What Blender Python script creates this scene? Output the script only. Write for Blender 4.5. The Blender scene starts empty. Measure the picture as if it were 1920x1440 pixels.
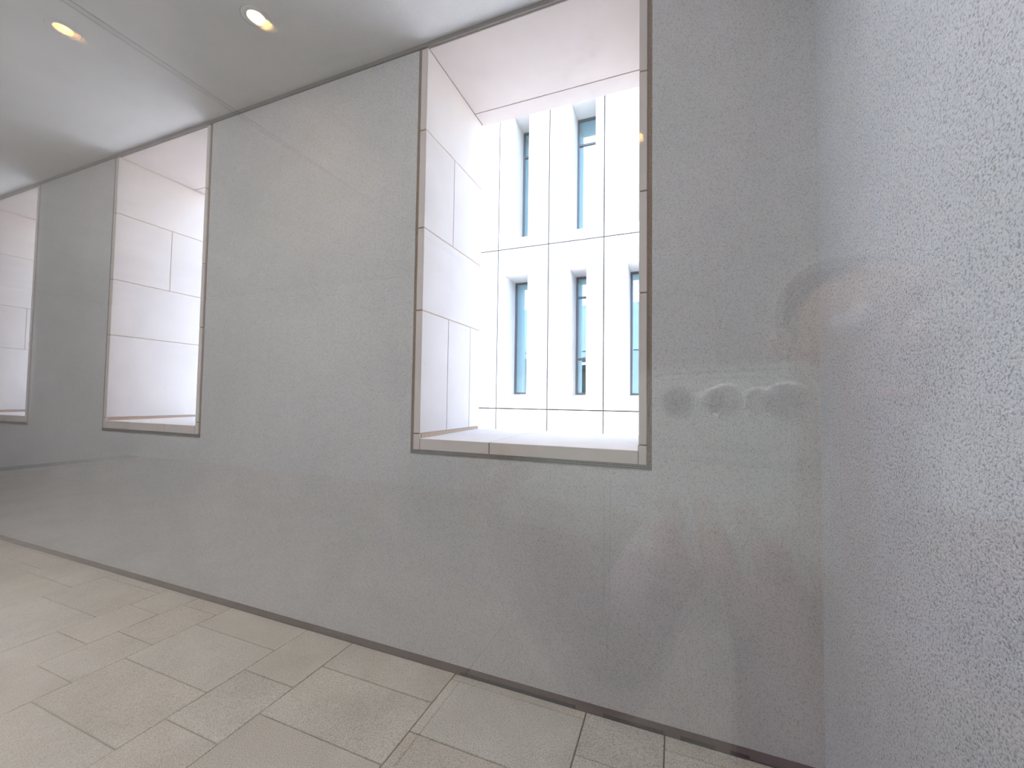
import bpy, bmesh, math, random
from mathutils import Vector, Matrix
random.seed(7)
S = bpy.context.scene
COL = S.collection

# ------------------------------------------------------------------ camera
CAM_H = 1.55
YAW, PITCH, ROLL = -0.378190, 0.037103, 0.013882
fwd = Vector((math.sin(YAW) * math.cos(PITCH), math.cos(YAW) * math.cos(PITCH), math.sin(PITCH)))
r0 = Vector((math.cos(YAW), -math.sin(YAW), 0))
u0 = r0.cross(fwd)
RIGHT = math.cos(ROLL) * r0 + math.sin(ROLL) * u0
UP = -math.sin(ROLL) * r0 + math.cos(ROLL) * u0
CAM_ROT = Matrix((RIGHT, UP, -fwd)).transposed()
cam_d = bpy.data.cameras.new('camera')
cam_d.sensor_width = 36.0
cam_d.lens = 771.485 / 1920 * 36
cam_d.clip_start = 0.002
cam_d.clip_end = 200
cam = bpy.data.objects.new('camera', cam_d)
cam.matrix_world = Matrix.Translation((0, 0, CAM_H)) @ CAM_ROT.to_4x4()
COL.objects.link(cam)
S.camera = cam

# ------------------------------------------------------------------ light and exposure
S.view_settings.view_transform = 'Standard'
S.view_settings.look = 'None'
S.view_settings.gamma = 1.0
S.view_settings.use_curve_mapping = False
S.view_settings.exposure = 0.36
S.cycles.max_bounces = 10
S.cycles.diffuse_bounces = 6
S.cycles.glossy_bounces = 6
S.cycles.transparent_max_bounces = 16
S.cycles.sample_clamp_indirect = 0.0
S.cycles.use_denoising = True

w = bpy.data.worlds.new('sky')
S.world = w
w.use_nodes = True
nt = w.node_tree
nt.nodes.clear()
sky = nt.nodes.new('ShaderNodeTexSky')
sky.sky_type = 'NISHITA'
sky.sun_disc = False
sky.sun_elevation = math.radians(56)
sky.sun_rotation = math.radians(200)
sky.air_density = 1.0
sky.dust_density = 1.2
sky.ozone_density = 1.0
bg = nt.nodes.new('ShaderNodeBackground')
SKY_STRENGTH = 1.6
bg.inputs['Strength'].default_value = SKY_STRENGTH
wo = nt.nodes.new('ShaderNodeOutputWorld')
nt.links.new(sky.outputs[0], bg.inputs[0])
nt.links.new(bg.outputs[0], wo.inputs[0])

sun_d = bpy.data.lights.new('sun', 'SUN')
sun_d.energy = 6.2
sun_d.angle = math.radians(0.54)
sun_d.color = (1.0, 0.94, 0.86)
sun = bpy.data.objects.new('sun', sun_d)
to_sun = Vector((-0.22, -0.52, 0.83)).normalized()
sun.rotation_euler = to_sun.to_track_quat('Z', 'Y').to_euler()
COL.objects.link(sun)

# added fill light with no real fitting, under the ceiling behind the screen
def area(name, loc, sx, sy, power, col, direction):
    d = bpy.data.lights.new(name, 'AREA')
    d.shape = 'RECTANGLE'
    d.size, d.size_y = sx, sy
    d.energy = power
    d.color = col
    o = bpy.data.objects.new(name, d)
    o.location = loc
    o.rotation_euler = Vector(direction).to_track_quat('-Z', 'Y').to_euler()
    COL.objects.link(o)
    return o
area('added_fill_strip', (-3.6, -0.40, 3.72), 8.0, 0.34, 118, (0.97, 0.98, 1.0), (0, 0.35, -1))

# ------------------------------------------------------------------ materials
def new_mat(name):
    m = bpy.data.materials.new(name)
    m.use_nodes = True
    t = m.node_tree
    return m, t, t.nodes['Principled BSDF']

def nd(t, kind, **kw):
    n = t.nodes.new(kind)
    for k, v in kw.items():
        if k in n.inputs.keys():
            n.inputs[k].default_value = v
        else:
            setattr(n, k, v)
    return n

def coords(t, per_object=False, scale=(1, 1, 1)):
    tc = nd(t, 'ShaderNodeTexCoord')
    mp = nd(t, 'ShaderNodeMapping')
    mp.inputs['Scale'].default_value = scale
    t.links.new(tc.outputs['Object'], mp.inputs['Vector'])
    if per_object:
        oi = nd(t, 'ShaderNodeObjectInfo')
        mul = nd(t, 'ShaderNodeVectorMath', operation='SCALE')
        mul.inputs[0].default_value = (17, 31, 23)
        t.links.new(oi.outputs['Random'], mul.inputs['Scale'])
        t.links.new(mul.outputs[0], mp.inputs['Location'])
    return mp.outputs[0]

def ramp(t, src, stops):
    r = nd(t, 'ShaderNodeValToRGB')
    e = r.color_ramp.elements
    while len(e) < len(stops):
        e.new(0.5)
    for el, (p, c) in zip(e, stops):
        el.position = p
        el.color = (*c, 1) if len(c) == 3 else c
    t.links.new(src, r.inputs[0])
    return r.outputs[0]

def noise(t, vec, scale, detail=3, rough=0.5, dist=0.0):
    n = nd(t, 'ShaderNodeTexNoise')
    n.inputs['Scale'].default_value = scale
    n.inputs['Detail'].default_value = detail
    n.inputs['Roughness'].default_value = rough
    n.inputs['Distortion'].default_value = dist
    t.links.new(vec, n.inputs['Vector'])
    return n.outputs['Fac']

def mix(t, fac, a, b, mode='MIX'):
    m = nd(t, 'ShaderNodeMix', data_type='RGBA', blend_type=mode)
    for s, v in ((m.inputs[0], fac), (m.inputs[6], a), (m.inputs[7], b)):
        if hasattr(v, 'is_output'):
            t.links.new(v, s)
        else:
            s.default_value = v if not isinstance(v, tuple) else (*v, 1)
    return m.outputs[2]

def bump(t, bsdf, height, strength, dist, prev=None):
    b = nd(t, 'ShaderNodeBump')
    b.inputs['Strength'].default_value = strength
    b.inputs['Distance'].default_value = dist
    t.links.new(height, b.inputs['Height'])
    if prev is not None:
        t.links.new(prev, b.inputs['Normal'])
    t.links.new(b.outputs[0], bsdf.inputs['Normal'])
    return b.outputs[0]

def plaster(name, base, relief=1.0, grain=150, pit=0.75):
    m, t, b = new_mat(name)
    v = coords(t)
    fine = noise(t, v, grain, 2.5, 0.55, 0.6)
    big = noise(t, v, 1.6, 4, 0.55, 0.3)
    mid = noise(t, v, 9, 3, 0.6)
    pits = ramp(t, fine, [(0.34, (pit, pit, pit)), (0.50, (1, 1, 1))])
    blot = ramp(t, big, [(0.3, (0.93, 0.935, 0.93)), (0.7, (1.04, 1.02, 1.02))])
    c = mix(t, 1.0, (*base,), blot, 'MULTIPLY')
    c = mix(t, 1.0, c, pits, 'MULTIPLY')
    c = mix(t, 0.5, c, ramp(t, mid, [(0.3, (0.95, 0.95, 0.96)), (0.7, (1.03, 1.02, 1.0))]), 'MULTIPLY')
    t.links.new(c, b.inputs['Base Color'])
    b.inputs['Roughness'].default_value = 0.92
    b.inputs['Specular IOR Level'].default_value = 0.2
    bump(t, b, fine, 0.75 * relief, 0.004)
    return m

M_WALL = plaster('wall_plaster', (0.635, 0.622, 0.620), 1.1, 170, 0.68)
M_WALL_R = plaster('rough_plaster_daylight_tint', (0.80, 0.825, 0.875), 2.2, 150, 0.50)  # daylight put into the colour: lighter and bluer than the plain grey plaster
M_CEIL = plaster('ceiling_plaster', (0.78, 0.78, 0.77), 0.35, 120, 0.93)

def limestone(name, base):
    m, t, b = new_mat(name)
    v = coords(t, True)
    n1 = noise(t, v, 3.0, 5, 0.6, 0.4)
    c = ramp(t, n1, [(0.3, tuple(k * 0.93 for k in base)), (0.55, base), (0.75, tuple(min(1, k * 1.04) for k in base))])
    vs = coords(t, True, (1, 1, 1))
    pn = noise(t, vs, 38, 3, 0.6, 1.5)
    pits = ramp(t, pn, [(0.235, (0.55, 0.50, 0.48)), (0.275, (1, 1, 1))])
    c = mix(t, 1.0, c, pits, 'MULTIPLY')
    sc = nd(t, 'ShaderNodeMapping')
    sc.inputs['Scale'].default_value = (3, 3, 34)
    sc.inputs['Rotation'].default_value = (0.3, 0.2, 0)
    t.links.new(v, sc.inputs['Vector'])
    streak = ramp(t, noise(t, sc.outputs[0], 1.4, 4, 0.6), [(0.27, (0.86, 0.85, 0.86)), (0.36, (1, 1, 1))])
    c = mix(t, 0.45, c, streak, 'MULTIPLY')
    t.links.new(c, b.inputs['Base Color'])
    b.inputs['Roughness'].default_value = 0.75
    b.inputs['Specular IOR Level'].default_value = 0.25
    bump(t, b, pn, 0.12, 0.002)
    return m

M_STONE = limestone('reveal_limestone', (0.64, 0.57, 0.53))
M_FACADE = limestone('facade_limestone', (0.62, 0.61, 0.60))

def flat(name, col, rough=0.7, metal=0.0, spec=0.5, n_scale=60, var=0.12):
    m, t, b = new_mat(name)
    v = coords(t)
    c = ramp(t, noise(t, v, n_scale, 3), [(0.3, tuple(k * (1 - var) for k in col)), (0.7, tuple(min(1, k * (1 + var)) for k in col))])
    t.links.new(c, b.inputs['Base Color'])
    b.inputs['Roughness'].default_value = rough
    b.inputs['Metallic'].default_value = metal
    b.inputs['Specular IOR Level'].default_value = spec
    return m

def granular(name, a, bcol, scale):
    m, t, b = new_mat(name)
    v = coords(t)
    n = noise(t, v, scale, 3, 0.7)
    t.links.new(ramp(t, n, [(0.38, a), (0.62, bcol)]), b.inputs['Base Color'])
    b.inputs['Roughness'].default_value = 0.95
    bump(t, b, n, 0.8, 0.003)
    return m

M_MORTAR = granular('brown_mortar', (0.16, 0.105, 0.075), (0.42, 0.31, 0.24), 260)
M_GROUT = flat('tan_grout', (0.42, 0.29, 0.20), 0.95)
M_FACADE_JOINT = flat('facade_joint_seal', (0.035, 0.033, 0.03), 0.9)
M_BASE = flat('taupe_skirting', (0.150, 0.105, 0.098), 0.6)
M_TRIM = flat('taupe_bead', (0.20, 0.175, 0.165), 0.7)
M_DARK = flat('dark_gap', (0.02, 0.02, 0.022), 0.9)
M_FLOORGROUT = flat('floor_grout', (0.10, 0.075, 0.055), 0.95)
M_METAL = flat('grille_metal', (0.50, 0.47, 0.44), 0.45, 0.6)
M_FRAME = flat('window_frame_grey', (0.085, 0.09, 0.10), 0.5, 0.3)
M_GROUND = flat('courtyard_paving', (0.74, 0.68, 0.61), 0.9, n_scale=4)
M_ROOM = flat('grey_room_paint', (0.60, 0.60, 0.60), 0.9, n_scale=3, var=0.03)
M_ALU = flat('anodised_track', (0.62, 0.62, 0.62), 0.5, 0.1)

def granite(name, base, warm):
    m, t, b = new_mat(name)
    v = coords(t, True)
    oi = nd(t, 'ShaderNodeObjectInfo')
    c = ramp(t, oi.outputs['Random'], [(0.0, base), (0.45, warm), (0.75, tuple((p + q) / 2 for p, q in zip(base, warm))), (1.0, tuple(k * 1.06 for k in base))])
    g = noise(t, v, 210, 3, 0.75)
    speck = ramp(t, g, [(0.36, (0.36, 0.34, 0.33)), (0.49, (0.97, 0.97, 0.96)), (0.66, (1.25, 1.25, 1.24))])
    c = mix(t, 1.0, c, speck, 'MULTIPLY')
    cl = noise(t, v, 2.6, 4, 0.6, 0.5)
    c = mix(t, 1.0, c, ramp(t, cl, [(0.3, (0.86, 0.85, 0.83)), (0.65, (1.05, 1.04, 1.03))]), 'MULTIPLY')
    t.links.new(c, b.inputs['Base Color'])
    b.inputs['Roughness'].default_value = 0.7
    b.inputs['Specular IOR Level'].default_value = 0.35
    bump(t, b, g, 0.35, 0.002)
    return m

M_TILE = granite('flamed_granite', (0.60, 0.56, 0.515), (0.585, 0.52, 0.45))

def clear_glass(name, tint, f0=0.055, gain=1.0, gloss=(1, 1, 1)):
    """thin glass: clear with a Fresnel mirror on every face"""
    m = bpy.data.materials.new(name)
    m.use_nodes = True
    t = m.node_tree
    t.nodes.clear()
    geo = nd(t, 'ShaderNodeNewGeometry')
    dot = nd(t, 'ShaderNodeVectorMath', operation='DOT_PRODUCT')
    t.links.new(geo.outputs['Incoming'], dot.inputs[0])
    t.links.new(geo.outputs['Normal'], dot.inputs[1])
    ab = nd(t, 'ShaderNodeMath', operation='ABSOLUTE')
    t.links.new(dot.outputs['Value'], ab.inputs[0])
    om = nd(t, 'ShaderNodeMath', operation='SUBTRACT')
    om.inputs[0].default_value = 1.0
    t.links.new(ab.outputs[0], om.inputs[1])
    pw = nd(t, 'ShaderNodeMath', operation='POWER')
    t.links.new(om.outputs[0], pw.inputs[0])
    pw.inputs[1].default_value = 5.0
    ma = nd(t, 'ShaderNodeMath', operation='MULTIPLY_ADD')
    t.links.new(pw.outputs[0], ma.inputs[0])
    ma.inputs[1].default_value = (1 - f0) * gain
    ma.inputs[2].default_value = f0 * gain
    tr = nd(t, 'ShaderNodeBsdfTransparent')
    tr.inputs[0].default_value = (*tint, 1)
    gl = nd(t, 'ShaderNodeBsdfGlossy')
    gl.inputs['Roughness'].default_value = 0.0
    gl.inputs[0].default_value = (*gloss, 1)
    mx = nd(t, 'ShaderNodeMixShader')
    t.links.new(ma.outputs[0], mx.inputs[0])
    t.links.new(tr.outputs[0], mx.inputs[1])
    t.links.new(gl.outputs[0], mx.inputs[2])
    out = nd(t, 'ShaderNodeOutputMaterial')
    t.links.new(mx.outputs[0], out.inputs[0])
    return m

M_PANE = clear_glass('screen_glass', (0.992, 0.994, 0.992))
M_FGLASS = clear_glass('facade_glass', (0.50, 0.62, 0.66), 0.50, 1.0, (0.62, 0.90, 1.0))

def emit(name, col, strength):
    m = bpy.data.materials.new(name)
    m.use_nodes = True
    t = m.node_tree
    t.nodes.clear()
    e = nd(t, 'ShaderNodeEmission')
    e.inputs[0].default_value = (*col, 1)
    e.inputs[1].default_value = strength
    o = nd(t, 'ShaderNodeOutputMaterial')
    t.links.new(e.outputs[0], o.inputs[0])
    return m

M_LAMP = emit('warm_lamp', (1.0, 0.82, 0.52), 40.0)
M_LAMP_HOT = emit('bright_warm_lamp', (1.0, 0.86, 0.60), 260.0)
M_REFL = flat('gold_reflector', (0.85, 0.60, 0.30), 0.45, 0.3)

# ------------------------------------------------------------------ mesh helpers
def bm_box(bm, x0, x1, y0, y1, z0, z1):
    vs = [bm.verts.new(p) for p in ((x0, y0, z0), (x1, y0, z0), (x1, y1, z0), (x0, y1, z0), (x0, y0, z1), (x1, y0, z1), (x1, y1, z1), (x0, y1, z1))]
    for f in ((3, 2, 1, 0), (4, 5, 6, 7), (0, 1, 5, 4), (1, 2, 6, 5), (2, 3, 7, 6), (3, 0, 4, 7)):
        bm.faces.new([vs[i] for i in f])

def link(name, bm, mat, parent=None, smooth=False, recalc=False):
    if recalc:
        bmesh.ops.recalc_face_normals(bm, faces=bm.faces)
    me = bpy.data.meshes.new(name)
    bm.to_mesh(me)
    bm.free()
    if mat:
        me.materials.append(mat)
    if smooth:
        for p in me.polygons:
            p.use_smooth = True
    o = bpy.data.objects.new(name, me)
    COL.objects.link(o)
    if parent:
        o.parent = parent
    return o

def box(name, mat, x0, x1, y0, y1, z0, z1, parent=None, bevel=0.0):
    bm = bmesh.new()
    bm_box(bm, x0, x1, y0, y1, z0, z1)
    if bevel:
        bmesh.ops.bevel(bm, geom=list(bm.edges), offset=bevel, segments=1, affect='EDGES')
    return link(name, bm, mat, parent)

def grid_slab(name, mat, us, vs, holes, lo, hi, axis='y', parent=None):
    """slab with rectangular holes, one welded mesh; (u,v) = (x,z) for axis y, (x,y) for axis z"""
    us = sorted(set(us) | {h[0] for h in holes} | {h[1] for h in holes})
    vs = sorted(set(vs) | {h[2] for h in holes} | {h[3] for h in holes})
    fill = {}
    for i in range(len(us) - 1):
        for j in range(len(vs) - 1):
            cu, cv = (us[i] + us[i + 1]) / 2, (vs[j] + vs[j + 1]) / 2
            fill[i, j] = not any(h[0] < cu < h[1] and h[2] < cv < h[3] for h in holes)
    bm = bmesh.new()
    cache = {}
    def V(i, j, k):
        if (i, j, k) not in cache:
            d = hi if k else lo
            cache[i, j, k] = bm.verts.new((us[i], d, vs[j]) if axis == 'y' else (us[i], vs[j], d))
        return cache[i, j, k]
    for (i, j), f in fill.items():
        if not f:
            continue
        bm.faces.new([V(i, j, 0), V(i + 1, j, 0), V(i + 1, j + 1, 0), V(i, j + 1, 0)])
        bm.faces.new([V(i, j, 1), V(i, j + 1, 1), V(i + 1, j + 1, 1), V(i + 1, j, 1)])
        for di, dj, a, b_ in ((-1, 0, (i, j), (i, j + 1)), (1, 0, (i + 1, j), (i + 1, j + 1)), (0, -1, (i, j), (i + 1, j)), (0, 1, (i, j + 1), (i + 1, j + 1))):
            if not fill.get((i + di, j + dj), False):
                bm.faces.new([V(*a, 0), V(*b_, 0), V(*b_, 1), V(*a, 1)])
    return link(name, bm, mat, parent, recalc=True)

def empty(name, loc=(0, 0, 0)):
    o = bpy.data.objects.new(name, None)
    o.location = loc
    COL.objects.link(o)
    return o

def tag(o, label=None, cat=None, group=None, kind=None):
    for k, v in (('label', label), ('category', cat), ('group', group), ('kind', kind)):
        if v:
            o[k] = v
    return o

def struct(o, label=None, cat=None):
    return tag(o, label, cat, None, 'structure')

# ------------------------------------------------------------------ shell
WY = 2.11       # front of the window wall
WB = 2.90       # its outer face
CZ = 3.765      # ceiling
RX = 0.573      # right wall
LX = -13.0      # far end of the corridor
BY = -6.0       # back of the room behind the glass
TOP = 3.742
OPEN = [(-1.497, -0.106), (-4.835, -3.462), (-7.580, -6.192), (-10.90, -9.51)]
SILL = 1.215

wall = grid_slab('wall_back', M_WALL, [LX, RX + 0.3], [0.042, CZ + 0.3], [(a, b, SILL, TOP) for a, b in OPEN], WY, WB, 'y')
struct(wall, 'grey textured plaster wall with deep stone-lined window openings', 'wall')
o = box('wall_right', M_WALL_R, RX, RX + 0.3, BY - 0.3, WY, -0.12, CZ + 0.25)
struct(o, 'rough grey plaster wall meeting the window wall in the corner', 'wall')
o = box('wall_left', M_WALL, LX - 0.3, LX, BY - 0.3, WB, -0.12, CZ + 0.25)
struct(o, 'plain end wall far along the corridor', 'wall')
# wall behind the camera
o = grid_slab('wall_front', M_ROOM, [LX, RX], [-0.12, CZ + 0.25], [], BY - 0.3, BY, 'y')
struct(o, 'plain grey wall of the room behind the glass screen', 'wall')

# upper storey of this building: the mass over the ceiling
o = box('roof', M_FACADE, LX - 0.3, 6.0, BY - 0.3, WB, CZ + 0.26, 6.4)
struct(o, 'pale stone storey above the corridor ceiling', 'storey')

# ceiling with real round holes for the downlights
LAMPS = [(-3.468, 1.235), (-2.282, 1.600), (-0.29, -3.33), (-5.3, 1.42), (-7.2, 1.42)]
HR = 0.046
HS = 0.11
TRACK = (-3.225, -3.165)
holes = [(x - HS, x + HS, y - HS, y + HS) for x, y in LAMPS] + [(TRACK[0], TRACK[1], BY + 0.4, -0.3)]
ceil_ = grid_slab('ceiling', M_CEIL, [LX, RX], [BY, WY], holes, CZ, CZ + 0.06, 'z')
struct(ceil_, 'smooth grey plaster ceiling with small round downlights', 'ceiling')
bm = bmesh.new()
bm.from_mesh(ceil_.data)
for x, y in LAMPS:
    N = 32
    ring0, ring1, ring2 = [], [], []
    for i in range(N):
        a = 2 * math.pi * i / N
        c, s = math.cos(a), math.sin(a)
        k = HS / max(abs(c), abs(s))
        ring0.append(bm.verts.new((x + c * k, y + s * k, CZ)))
        ring1.append(bm.verts.new((x + c * (HR + 0.034), y + s * (HR + 0.034), CZ)))
        ring2.append(bm.verts.new((x + c * (HR + 0.034), y + s * (HR + 0.034), CZ + 0.06)))
    for i in range(N):
        j = (i + 1) % N
        bm.faces.new((ring0[i], ring0[j], ring1[j], ring1[i]))
        bm.faces.new((ring1[i], ring1[j], ring2[j], ring2[i]))
bm.to_mesh(ceil_.data)
bm.free()
o = box('ceiling', M_DARK, LX, RX, BY, WY, CZ + 0.16, CZ + 0.20)
struct(o, 'dark void above the plaster ceiling', 'ceiling')

# floor: mortar bed, tiles laid in it
floor = box('floor', M_FLOORGROUT, LX, RX, BY, WY + 0.02, -0.12, -0.010)
struct(floor, 'flamed beige granite slab paving with thin joints', 'floor')
cols = {
    (-8.92, -8.18): [1.10, 1.84], (-8.18, -7.81): [1.28, 2.02], (-7.81, -7.07): [0.92, 1.66],
    (-7.07, -6.33): [1.10, 1.84], (-6.33, -5.93): [1.28, 1.66],
    (-5.93, -5.19): [1.16, 1.90], (-5.19, -4.49): [1.08, 1.82], (-4.49, -3.74): [0.91, 1.652, 2.03],
    (-3.74, -3.385): [1.09, 1.458, 1.84], (-3.385, -3.01): [0.87, 1.241, 1.61, 1.99],
    (-3.01, -2.27): [0.71, 1.092, 1.47, 1.86], (-2.27, -1.892): [0.90, 1.28, 1.67],
    (-1.892, -1.153): [0.73, 1.10, 1.475, 1.861], (-1.153, -0.413): [0.93, 1.667, 2.053],
    (-0.413, -0.047): [0.71, 1.08, 1.46, 1.84], (-0.047, RX): [0.90, 1.28, 1.65, 2.02],
}
g = 0.0030
def tile(x0, x1, y0, y1):
    dz = random.uniform(-0.0012, 0.0012)
    bm = bmesh.new()
    hx, hy = (x1 - x0) / 2 - g, (y1 - y0) / 2 - g
    bm_box(bm, -hx, hx, -hy, hy, -0.03, 0)
    bmesh.ops.bevel(bm, geom=[e for e in bm.edges if all(v.co.z > -0.01 for v in e.verts)], offset=0.0018, segments=1, affect='EDGES')
    t_ = link('tile', bm, M_TILE, floor)
    t_.location = ((x0 + x1) / 2, (y0 + y1) / 2, dz)
for (x0, x1), ys in cols.items():
    edges = [0.14] + ys + [WY - 0.006]
    for a, b in zip(edges, edges[1:]):
        tile(x0, x1, a, b)
# slabs under the room behind the screen and the far end of the corridor
for x0 in (-12.3, -9.5, -6.7, -3.9, -1.1):
    x1 = min(x0 + 2.8, RX)
    for y0, y1 in ((BY, -3.9), (-3.9, -1.9), (-1.9, 0.06)):
        tile(x0, x1, y0, y1)
for x0 in (-12.88, -11.56, -10.24):
    tile(x0, x0 + 1.32, 0.14, 1.1)
    tile(x0, x0 + 1.32, 1.1, WY - 0.006)

# skirting: dark recessed strip along the foot of the plaster
base = box('baseboard_back', M_BASE, LX, RX, WY + 0.004, WY + 0.03, -0.006, 0.042)
struct(base, 'dark taupe recessed skirting strip along the foot of the window wall', 'skirting')
for a, b in ((-1.13, -0.47), (-0.33, -0.055), (0.02, 0.165), (0.225, 0.30)):
    box('shadow_slot', M_DARK, a, b, WY - 0.010, WY + 0.0045, -0.004, 0.008, base)
bead = box('trim_1', M_TRIM, LX, RX, WY - 0.010, WY + 0.003, TOP - 0.004, CZ, None)
struct(bead, 'thin taupe bead between window wall and ceiling', 'trim')

# ------------------------------------------------------------------ window openings
JZ = [1.335, 2.085, 2.597, 3.212, TOP - 0.006]
def grille(x0, x1, parent):
    n = int((x1 - x0) / 0.0075)
    p = (x1 - x0 - 0.004) / n
    return grid_lattice(x0, x1, n, p, parent)

def grid_lattice(x0, x1, n, p, parent):
    xs = [x0]
    for i in range(n):
        xa = x0 + 0.002 + i * p
        xs += [xa + 0.0016, xa + p - 0.0012]
    xs.append(x1)
    zs = [1.2155, 1.2180, 1.2252, 1.2276, 1.2348, 1.2372]
    bm = bmesh.new()
    yf = WY - 0.004
    V = [[bm.verts.new((x, yf, z)) for z in zs] for x in xs]
    for i in range(len(xs) - 1):
        for j in range(5):
            if i % 2 == 1 and j in (1, 3):
                continue
            bm.faces.new((V[i][j], V[i + 1][j], V[i + 1][j + 1], V[i][j + 1]))
    r = bmesh.ops.extrude_face_region(bm, geom=list(bm.faces))
    for v in r['geom']:
        if isinstance(v, bmesh.types.BMVert):
            v.co.y += 0.004
    return link('vent_grille', bm, M_METAL, parent, recalc=True)

def window(idx, ox0, ox1, joints, sill_joint):
    w_ = empty('window_%d' % idx, ((ox0 + ox1) / 2, WY, SILL))
    w_['kind'] = 'structure'
    inv = Matrix.Translation(w_.location).inverted()
    kids = []
    fL, fR = ox0 + 0.022, ox1 - 0.024      # stone begins here
    rL, rR = ox0 + 0.067, ox1 - 0.062      # faces of the reveals
    jg = 0.003
    yF, yB = WY - 0.004, WB
    def stone(x0, x1, y0, y1, z0, z1):
        # joints stay open 6 mm on the inside faces, tight elsewhere
        kids.append(box('stone_block', M_STONE, x0, x1, y0, y1, z0, z1, None, 0.0022))
    # mortar packed round the stones (brown strip between plaster and stone, joints)
    bm = bmesh.new()
    bm_box(bm, ox0, rL - 0.004, WY + 0.006, yB - 0.01, SILL + 0.03, TOP)
    bm_box(bm, rR + 0.004, ox1, WY + 0.006, yB - 0.01, SILL + 0.03, TOP)
    bm_box(bm, ox0, ox1, WY + 0.004, yB - 0.01, SILL + 0.022, 1.303)
    bm_box(bm, rL - 0.01, rR + 0.01, WY + 0.004, yB - 0.01, TOP - 0.003, TOP)
    kids.append(tag(link('mortar', bm, M_MORTAR), 'brown mortar between stone and plaster'))
    bm = bmesh.new()
    for xx0, xx1 in ((rL - 0.012, rL - 0.0025), (rR + 0.0025, rR + 0.012)):
        bm_box(bm, xx0, xx1, WY + 0.001, yB - 0.004, 1.31, TOP)
    bm_box(bm, rL - 0.004, rL + 0.004, WY + 0.01, yB - 0.006, 1.300, 1.332)
    bm_box(bm, rR - 0.004, rR + 0.004, WY + 0.01, yB - 0.006, 1.300, 1.332)
    kids.append(link('grout', bm, M_GROUT))
    for k in range(4):
        z0, z1 = JZ[k] + jg, JZ[k + 1] - jg
        ys = [yF] + [j for j in joints.get(k, [])] + [yB]
        for a, b in zip(ys, ys[1:]):
            a2 = a if a == yF else a + jg * 0.8
            b2 = b if b == yB else b - jg * 0.8
            stone(fL, rL, a2, b2, z0, z1)
            stone(rR, fR, a2, b2, z0, z1)
    # blocks beside the sill
    stone(fL, rL - 0.001, yF, yB, 1.240, JZ[0] - jg)
    stone(rR + 0.001, fR, yF, yB, 1.240, JZ[0] - jg)
    # sill stones, falling slightly outwards
    for x0, x1 in ((rL + 0.002, sill_joint - 0.003), (sill_joint + 0.003, rR - 0.002)):
        bm = bmesh.new()
        bm_box(bm, x0, x1, yF, yB, 1.240, 1.307)
        for v in bm.verts:
            if v.co.y > 2.5 and v.co.z > 1.3:
                v.co.z += 0.012
        bmesh.ops.bevel(bm, geom=list(bm.edges), offset=0.002, segments=1, affect='EDGES')
        kids.append(link('sill_stone', bm, M_STONE))
    # soffit stones
    for y0, y1 in ((yF + 0.012, 2.744), (2.750, yB)):
        kids.append(box('soffit_stone', M_STONE, rL + 0.002, rR - 0.002, y0, y1, 3.732, TOP - 0.001, None, 0.002))
    kids.append(box('grille_recess', M_DARK, ox0 + 0.001, ox1 - 0.001, WY + 0.0005, WY + 0.012, SILL + 0.001, SILL + 0.022))
    kids.append(grille(ox0 + 0.004, ox1 - 0.003, None))
    for k_ in kids:
        k_.parent = w_
        k_.matrix_parent_inverse = inv
    return w_

window(1, *OPEN[0], {2: [2.458], 0: [2.418, 2.738]}, -0.970)
window(2, *OPEN[1], {2: [2.558]}, -3.912)
window(3, *OPEN[2], {1: [2.497]}, -6.70)
window(4, *OPEN[3], {2: [2.5]}, -10.0)

# ------------------------------------------------------------------ downlights
def downlight(x, y, label):
    d = empty('recessed_downlight', (x, y, CZ))
    tag(d, label, 'light', 'round ceiling downlights')
    N = 32
    def lathe(prof, name, mat):
        bm = bmesh.new()
        rows = [[bm.verts.new((r * math.cos(2 * math.pi * i / N), r * math.sin(2 * math.pi * i / N), z)) for i in range(N)] for r, z in prof]
        for a, b in zip(rows, rows[1:]):
            for i in range(N):
                j = (i + 1) % N
                bm.faces.new((a[i], a[j], b[j], b[i]))
        return link(name, bm, mat, d, True)
    lathe([(HR + 0.031, 0.005), (HR + 0.030, -0.0005), (HR, -0.001), (HR - 0.002, 0.004), (HR - 0.003, 0.03)], 'trim_ring', M_CEIL)
    lathe([(HR - 0.003, 0.010), (HR - 0.004, 0.03), (0.030, 0.07), (0.024, 0.08)], 'reflector', M_REFL)
    bm = bmesh.new()
    bmesh.ops.create_circle(bm, cap_ends=True, radius=0.029, segments=24, matrix=Matrix.Translation((0, 0, 0.062)))
    link('lamp', bm, M_LAMP_HOT if 'brightest' in label else M_LAMP, d)
    return d
names = ['round recessed downlight glowing warm, nearer the glass screen on the left of the ceiling',
         'brightest round recessed downlight in the ceiling, between first and second window',
         'round recessed downlight in the ceiling behind the glass screen, nearest the right wall',
         'round recessed downlight in the ceiling opposite the second window',
         'round recessed downlight in the ceiling opposite the third window']
for (x, y), nm in zip(LAMPS, names):
    downlight(x, y, nm)

# slim track let into the ceiling behind the screen (seen mirrored in the glass)
tr_ = empty('ceiling_track', ((TRACK[0] + TRACK[1]) / 2, -3.0, CZ))
tag(tr_, 'slim metal track let into the ceiling between two dark shadow gaps', 'track')
cx = tr_.location.x
o = box('track_body', M_ALU, -0.018, 0.018, -2.6, 2.7, 0.0, 0.02, tr_)
o = box('recess', M_DARK, -0.03, 0.03, -2.6, 2.7, 0.03, 0.05, tr_)

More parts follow.
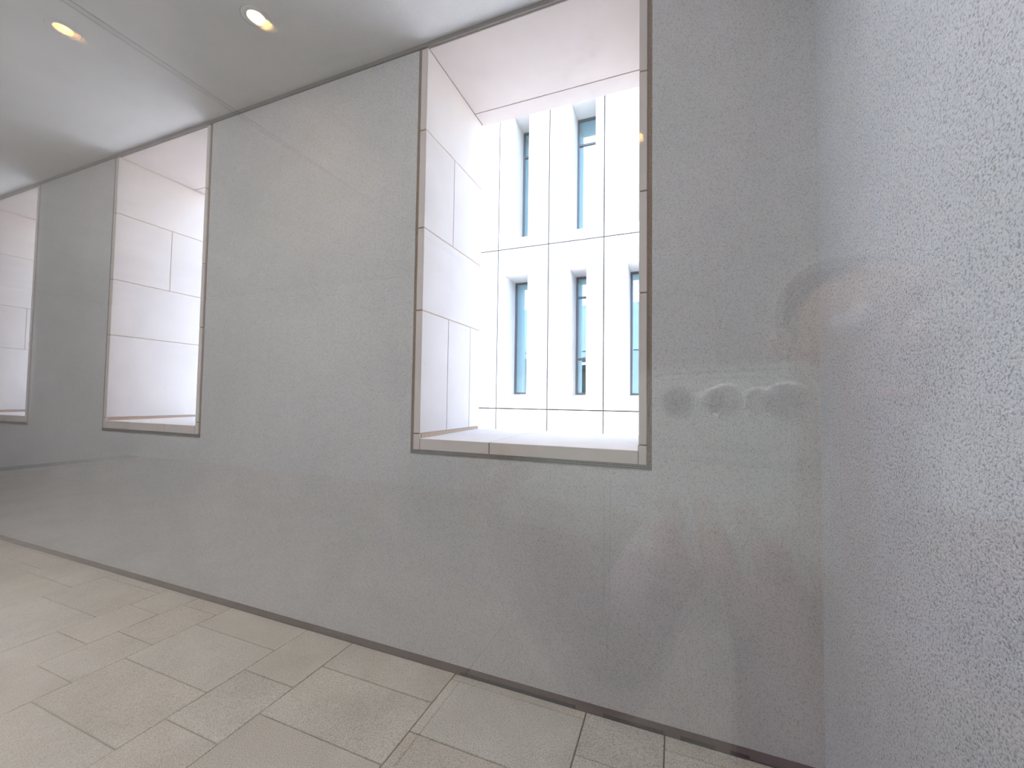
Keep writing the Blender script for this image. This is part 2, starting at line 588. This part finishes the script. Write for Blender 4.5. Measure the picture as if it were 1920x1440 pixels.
# ------------------------------------------------------------------ glass screen in front of the lens
screen = empty('window_5', (-6.2, 0.1, 0.0))
screen['kind'] = 'structure'
for y0 in (0.0885, 0.1135):
    box('pane', M_PANE, LX + 6.2 + 0.01, RX + 6.2 - 0.004, y0 - 0.1, y0 + 0.005 - 0.1, 0.005, CZ - 0.004, screen)

# ------------------------------------------------------------------ building across the courtyard
FY = 11.0
fb = empty('office_building', (0, FY, 0))
tag(fb, 'sunlit white stone building with narrow deep-set windows, seen through the first window', 'building')
bx = [-1.775 + 1.545 * k for k in range(-7, 6)]
bz = [-3.38, 1.28, 5.945, 10.61, 15.27]
jt = 0.019
def fwin(x0, x1, z0, z1, transoms):
    fr = grid_slab('window', M_FRAME, [x0, x1], [z0, z1],
                   [(x0 + 0.055, x1 - 0.055, a + 0.03, b - 0.03) for a, b in zip([z0 + 0.03] + transoms, transoms + [z1 - 0.03])],
                   0.82, 0.90, 'y', fb)
    for a, b in zip([z0 + 0.03] + transoms, transoms + [z1 - 0.03]):
        box('pane', M_FGLASS, x0 + 0.05, x1 - 0.05, 0.85, 0.862, a + 0.025, b - 0.025, fr)
for i in range(len(bx) - 1):
    for j in range(len(bz) - 1):
        x0, x1, z0, z1 = bx[i] + jt, bx[i + 1] - jt, bz[j] + jt, bz[j + 1] - jt
        hs = []
        if j >= 1:
            cxx = bx[i]
            if j == 1:
                wx0, wx1 = (cxx + 0.215, cxx + 0.915)
                if abs(bx[i] + 3.32) < 0.02:
                    wx0, wx1 = -2.705, -2.235
                elif abs(bx[i] + 4.865) < 0.02:
                    wx0, wx1 = -4.625, -3.930
                elif abs(bx[i] + 1.775) < 0.02:
                    wx0, wx1 = -1.165, -0.470
                wz0, wz1 = 1.62, 5.162
                trs = [2.74, 4.55] if abs(wx0 + 2.705) < 0.01 else []
            else:
                wx0, wx1 = cxx + 0.20, cxx + 0.88
                if abs(bx[i] + 3.32) < 0.02:
                    wx0, wx1 = -2.70, -2.01
                if abs(bx[i] + 4.865) < 0.02:
                    wx0, wx1 = -4.420, -3.940
                elif abs(bx[i] + 1.775) < 0.02:
                    wx0, wx1 = -0.890, -0.40
                wz0, wz1 = bz[j] + 0.30, bz[j] + 3.95
                trs = [bz[j] + 3.16]
            hs = [(wx0, wx1, wz0, wz1)]
        bm_obj = grid_slab('facade_panel', M_FACADE, [x0, x1], [z0, z1], hs, 0.0, 0.06, 'y', fb)
        for (a, b, c, d) in hs:
            e = 0.15
            # deep stone reveal: four splay-free linings round the window
            bm = bmesh.new()
            bm_box(bm, a - e, a, 0.06, 0.95, c - e, d + e)
            bm_box(bm, b, b + e, 0.06, 0.95, c - e, d + e)
            bm_box(bm, a, b, 0.06, 0.95, d, d + e)
            bm_box(bm, a, b, 0.06, 0.95, c - e, c)
            if j == 1:
                vs = [bm.verts.new(p) for p in ((a, 0.06, c), (b, 0.06, c), (b, 0.82, c + 0.085), (a, 0.82, c + 0.085), (b, 0.82, c), (a, 0.82, c))]
                bm.faces.new((vs[0], vs[1], vs[2], vs[3]))
            link('window_reveal', bm, M_FACADE, fb)
            fwin(a, b, c + (0.085 if j == 1 else 0), d, trs)
# dark seal in the joints: a grid of strips behind the panel edges
bm = bmesh.new()
for x in bx:
    bm_box(bm, x - 0.03, x + 0.03, 0.035, 0.0595, bz[0], bz[-1])
for z in bz:
    bm_box(bm, bx[0], bx[-1], 0.0345, 0.059, z - 0.03, z + 0.03)
link('joint_seal', bm, M_FACADE_JOINT, fb)
box('interior_wall', M_ROOM, bx[0], bx[-1], 2.6, 2.8, bz[0], bz[-1], fb)
box('roof_slab', M_FACADE, bx[0] - 0.2, bx[-1] + 0.2, -0.05, 2.8, bz[-1], bz[-1] + 0.4, fb)
for z in bz[1:-1]:
    box('storey_floor', M_ROOM, bx[0], bx[-1], 0.97, 2.6, z - 0.15, z + 0.1, fb)

o = box('ground', M_GROUND, -40, 40, WB + 0.01, 60, -0.7, -0.6)
struct(o, 'paved courtyard between the two buildings', 'ground')

# ------------------------------------------------------------------ phone (its mirror image shows in the glass)
M_PHONE = flat('pale_green_phone_back', (0.64, 0.70, 0.62), 0.35, 0.0, 0.5, 20, 0.02)
M_ISLAND = flat('camera_island', (0.60, 0.66, 0.58), 0.25, 0.0, 0.5, 20, 0.02)
M_EDGE = flat('phone_edge_metal', (0.25, 0.25, 0.26), 0.3, 0.7)
M_RING = flat('lens_ring', (0.97, 0.97, 0.97), 0.22, 0.7)
M_LENS = flat('dark_lens_glass', (0.05, 0.04, 0.05), 0.25)
def rounded(name, mat, x0, x1, y0, y1, z0, z1, rad, parent, bev):
    bm = bmesh.new()
    pts = []
    for cx_, cy_, a0 in ((x1 - rad, y1 - rad, 0), (x0 + rad, y1 - rad, 90), (x0 + rad, y0 + rad, 180), (x1 - rad, y0 + rad, 270)):
        for k in range(9):
            a = math.radians(a0 + k * 90 / 8)
            pts.append((cx_ + rad * math.cos(a), cy_ + rad * math.sin(a)))
    lo = [bm.verts.new((x, y, z0)) for x, y in pts]
    hi = [bm.verts.new((x, y, z1)) for x, y in pts]
    bm.faces.new(list(reversed(lo)))
    bm.faces.new(hi)
    n = len(pts)
    for i in range(n):
        bm.faces.new((lo[i], lo[(i + 1) % n], hi[(i + 1) % n], hi[i]))
    ed = [e for e in bm.edges if abs(e.verts[0].co.z - e.verts[1].co.z) < 1e-7]
    bmesh.ops.bevel(bm, geom=ed, offset=bev, segments=3, affect='EDGES')
    return link(name, bm, mat, parent, False, True)
phone = empty('smartphone')
phone.matrix_world = cam.matrix_world.copy()
tag(phone, 'pale green smartphone with three ringed lenses, mirrored in the glass beside the first window', 'phone')
rounded('back_cover', M_PHONE, -0.118, 0.0505, -0.064, 0.0145, 0.0042, 0.0075, 0.012, phone, 0.0012)
rounded('frame', M_EDGE, -0.1185, 0.0510, -0.0645, 0.0150, 0.0065, 0.0120, 0.0125, phone, 0.0016)
rounded('screen', M_LENS, -0.1165, 0.0490, -0.0625, 0.0130, 0.0118, 0.0126, 0.011, phone, 0.0002)
isl = rounded('camera_island', M_ISLAND, -0.0150, 0.0468, -0.0225, 0.0112, 0.0022, 0.0046, 0.0095, phone, 0.0006)
rounded('island_rim', M_EDGE, -0.0162, 0.0480, -0.0237, 0.0124, 0.0036, 0.0046, 0.0105, phone, 0.0002)
def disc(name, mat, x, y, r0, r1, z0, z1, parent):
    bm = bmesh.new()
    N = 40
    rows = []
    for r, z in ((r1, z1), (r1, z0 + 0.0005), (r1 - 0.0002, z0 + 0.0002), (r1 - 0.0005, z0), (r0 + 0.0003, z0), (r0 + 0.0001, z0 + 0.0002), (r0, z1)):
        rows.append([bm.verts.new((x + r * math.cos(2 * math.pi * i / N), y + r * math.sin(2 * math.pi * i / N), z)) for i in range(N)])
    for a, b in zip(rows, rows[1:]):
        for i in range(N):
            bm.faces.new((a[i], a[(i + 1) % N], b[(i + 1) % N], b[i]))
    return link(name, bm, mat, parent, True, True)
for k, lx in enumerate((0.0, 0.0184, 0.0377)):
    bm = bmesh.new()
    bmesh.ops.create_circle(bm, cap_ends=True, radius=0.0058, segments=40, matrix=Matrix.Translation((lx, 0, 0.0014)))
    ln = link('lens', bm, M_LENS, isl)
    disc('lens_ring', M_RING if k else M_EDGE, lx, 0, 0.0057, 0.0070, 0.0010, 0.0026, isl)
bm = bmesh.new()
bmesh.ops.create_circle(bm, cap_ends=True, radius=0.0022, segments=24, matrix=Matrix.Translation((0.0085, -0.0125, 0.0020)))
link('flash', bm, M_RING, isl)

# ------------------------------------------------------------------ the person holding it
M_SKIN = flat('skin', (0.38, 0.25, 0.19), 0.55, n_scale=30, var=0.05)
M_SHIRT = flat('mauve_shirt', (0.33, 0.24, 0.27), 0.95, n_scale=12, var=0.06)
M_TROUSER = flat('navy_trousers', (0.045, 0.06, 0.105), 0.95)
M_HAIR = flat('dark_hair', (0.03, 0.022, 0.018), 0.7)
M_SHOE = flat('dark_shoes', (0.05, 0.045, 0.045), 0.6)
M_EYE = flat('eye_white', (0.7, 0.7, 0.68), 0.3)
def skin_mesh(name, nodes, edges, mat, parent, root=0, levels=2):
    """nodes: (x, y, z, rx, ry); grown with a Skin modifier then smoothed"""
    me = bpy.data.meshes.new(name)
    me.from_pydata([n[:3] for n in nodes], edges, [])
    o = bpy.data.objects.new(name, me)
    COL.objects.link(o)
    o.parent = parent
    sm = o.modifiers.new('skin', 'SKIN')
    sm.use_smooth_shade = True
    sm.branch_smoothing = 0.5
    if not me.skin_vertices:
        bpy.context.view_layer.objects.active = o
    lay = me.skin_vertices[0].data
    for i, n in enumerate(nodes):
        lay[i].radius = (n[3], n[4])
        lay[i].use_root = (i == root)
    sb = o.modifiers.new('sub', 'SUBSURF')
    sb.levels = sb.render_levels = levels
    me.materials.append(mat)
    return o
PX, PY = 0.20, -0.40
person = empty('person', (PX, PY, 0.0))
tag(person, 'person in mauve shirt and navy trousers holding up a phone behind the glass', 'person')
inv_p = lambda v: (v[0] - PX, v[1] - PY, v[2])
def W(p):   # a point given in the phone's own frame -> person's frame
    q = cam.matrix_world @ Vector(p)
    return inv_p(q)
# body: pelvis, spine, neck, head, legs, arms to the wrists
nodes = [(0, 0, 0.93, .15, .105), (0, .0, 1.08, .125, .09), (0, -.01, 1.25, .145, .10), (0, -.01, 1.37, .12, .085), (0, -.005, 1.44, .055, .055),
         (0, .01, 1.50, .052, .056), (0, .02, 1.57, .070, .086), (0, .02, 1.64, .076, .094), (0, .01, 1.70, .058, .072)]
edges = [(i, i + 1) for i in range(8)]
def add(chain, start):
    prev = start
    for n in chain:
        nodes.append(n)
        edges.append((prev, len(nodes) - 1))
        prev = len(nodes) - 1
    return prev
for sx in (-1, 1):
    add([(sx * .10, 0, .86, .088, .09), (sx * .105, .01, .50, .058, .06), (sx * .11, -.01, .30, .052, .055), (sx * .115, -.02, .09, .036, .038), (sx * .13, .09, .035, .038, .028), (sx * .14, .16, .028, .034, .022)], 0)
wl = W((-0.135, -0.075, 0.045))
wr = W((0.065, -0.120, 0.045))
el = (-.27, .06, 1.20)
er = (.24, .03, 1.17)
al = add([(-.17, -.01, 1.385, .055, .05), (-.245, .01, 1.29, .045, .045), (*el, .040, .040), ((el[0] + wl[0]) / 2, (el[1] + wl[1]) / 2, (el[2] + wl[2]) / 2, .036, .036), (*wl, .026, .022)], 3)
ar = add([(.17, -.01, 1.385, .055, .05), (.225, .0, 1.28, .045, .045), (*er, .040, .040), ((er[0] + wr[0]) / 2, (er[1] + wr[1]) / 2, (er[2] + wr[2]) / 2, .036, .036), (*wr, .026, .022)], 3)
# hands: palm node, then fingers wrapped round the phone edge
pl = W((-0.120, -0.055, 0.034))
pr = W((0.046, -0.088, 0.030))
ipl = add([(*pl, .030, .016)], al)
ipr = add([(*pr, .030, .016)], ar)
def finger(start, pts, r):
    prev = start
    for k, p in enumerate(pts):
        q = W(p)
        nodes.append((*q, r * (1 - .10 * k), r * (1 - .10 * k)))
        edges.append((prev, len(nodes) - 1))
        prev = len(nodes) - 1
# left hand: thumb in front of the screen, four fingers curl over the back cover
finger(ipl, [(-0.112, -0.040, 0.026), (-0.095, -0.022, 0.0215), (-0.080, -0.010, 0.0205)], .0095)
for fx, fy, ln_ in ((-0.006, -0.018, 1.0), (0.0, -0.036, 1.05), (0.004, -0.053, .95), (0.010, -0.069, .78)):
    finger(ipl, [(-0.130 + fx * .3, fy, 0.024), (-0.1285, fy, 0.004), (-0.112 + .012 * (ln_ - 1), fy + .003, -0.0050), (-0.092 + .03 * (ln_ - 1), fy + .006, -0.0045)], .0082)
# right hand: thumb over the screen edge, fingers under and behind the lower edge
finger(ipr, [(0.040, -0.070, 0.026), (0.034, -0.052, 0.0215), (0.028, -0.040, 0.0205)], .0095)
for fy, fx, ln_ in ((0, 0.004, .95), (0, 0.022, 1.05), (0, 0.040, 1.0), (0, 0.057, .8)):
    finger(ipr, [(fx, -0.080, 0.022), (fx, -0.0755, 0.004), (fx - .003, -0.062 - .004 * (1 - ln_), -0.0048), (fx - .008, -0.047 - .02 * (1 - ln_), -0.0042)], .0082)
body = skin_mesh('body', nodes, edges, M_SKIN, person, 0, 2)
sh = [(0, 0, .90, .165, .12), (0, 0, 1.08, .142, .105), (0, -.01, 1.25, .160, .115), (0, -.01, 1.37, .135, .10), (0, -.008, 1.425, .065, .065)]
se = [(0, 1), (1, 2), (2, 3), (3, 4)]
for c in ([(-.17, -.01, 1.385, .066, .062), (-.245, .01, 1.29, .056, .056), (*el, .050, .050), (*[e + (q - e) * .80 for e, q in zip(el, wl)], .038, .038)],
          [(.17, -.01, 1.385, .066, .062), (.225, .0, 1.28, .056, .056), (*er, .050, .050), (*[e + (q - e) * .80 for e, q in zip(er, wr)], .038, .038)]):
    prev = 3
    for n in c:
        sh.append(n)
        se.append((prev, len(sh) - 1))
        prev = len(sh) - 1
skin_mesh('shirt', sh, se, M_SHIRT, person)
tn = [(0, 0, .93, .162, .118)]
te = []
for sx in (-1, 1):
    prev = 0
    for n in ((sx * .095, 0, .84, .112, .108), (sx * .10, .01, .50, .092, .085), (sx * .105, -.015, .10, .082, .078)):
        tn.append(n)
        te.append((prev, len(tn) - 1))
        prev = len(tn) - 1
skin_mesh('trousers', tn, te, M_TROUSER, person)
for sx in (-1, 1):
    skin_mesh('shoe', [(sx * .115, -.04, .05, .045, .048), (sx * .125, .06, .042, .047, .040), (sx * .14, .17, .034, .042, .030)], [(0, 1), (1, 2)], M_SHOE, person)
skin_mesh('hair', [(0, -.045, 1.60, .068, .060), (0, -.025, 1.67, .084, .080), (0, .0, 1.725, .070, .078)], [(0, 1), (1, 2)], M_HAIR, person)
skin_mesh('nose', [(0, .098, 1.625, .009, .009), (0, .117, 1.600, .013, .012)], [(0, 1)], M_SKIN, person, 0, 1)
skin_mesh('mouth', [(-.022, .094, 1.562, .005, .005), (0, .103, 1.562, .008, .007), (.022, .094, 1.562, .005, .005)], [(0, 1), (1, 2)], flat('lips', (0.42, 0.19, 0.17), 0.5), person, 1, 1)
for sx in (-1, 1):
    bm = bmesh.new()
    bmesh.ops.create_uvsphere(bm, u_segments=16, v_segments=10, radius=0.0125, matrix=Matrix.Translation((sx * .032, .093, 1.635)))
    link('eye', bm, M_EYE, person, True)
    skin_mesh('ear', [(sx * .078, .01, 1.60, .006, .011), (sx * .084, .006, 1.635, .007, .015)], [(0, 1)], M_SKIN, person, 0, 1)

# hairline cracks running down the plaster under the first window
bm = bmesh.new()
for pts in ([(-.300, 1.16), (-.304, 1.02), (-.300, .86), (-.306, .70), (-.303, .52), (-.315, .36), (-.318, .22)], [(-.335, 1.12), (-.330, .95), (-.334, .78), (-.331, .60), (-.340, .45)]):
    for (xa, za), (xb, zb) in zip(pts, pts[1:]):
        hw = 0.0007
        vs = [bm.verts.new(p) for p in ((xa - hw, WY - 0.0006, za), (xa + hw, WY - 0.0006, za), (xb + hw, WY - 0.0006, zb), (xb - hw, WY - 0.0006, zb),
                                        (xa - hw, WY + 0.0006, za), (xa + hw, WY + 0.0006, za), (xb + hw, WY + 0.0006, zb), (xb - hw, WY + 0.0006, zb))]
        for f in ((0, 1, 2, 3), (7, 6, 5, 4), (0, 3, 7, 4), (1, 5, 6, 2)):
            bm.faces.new([vs[i] for i in f])
link('hairline_crack', bm, flat('crack_grey', (0.36, 0.35, 0.345), 0.9), wall)
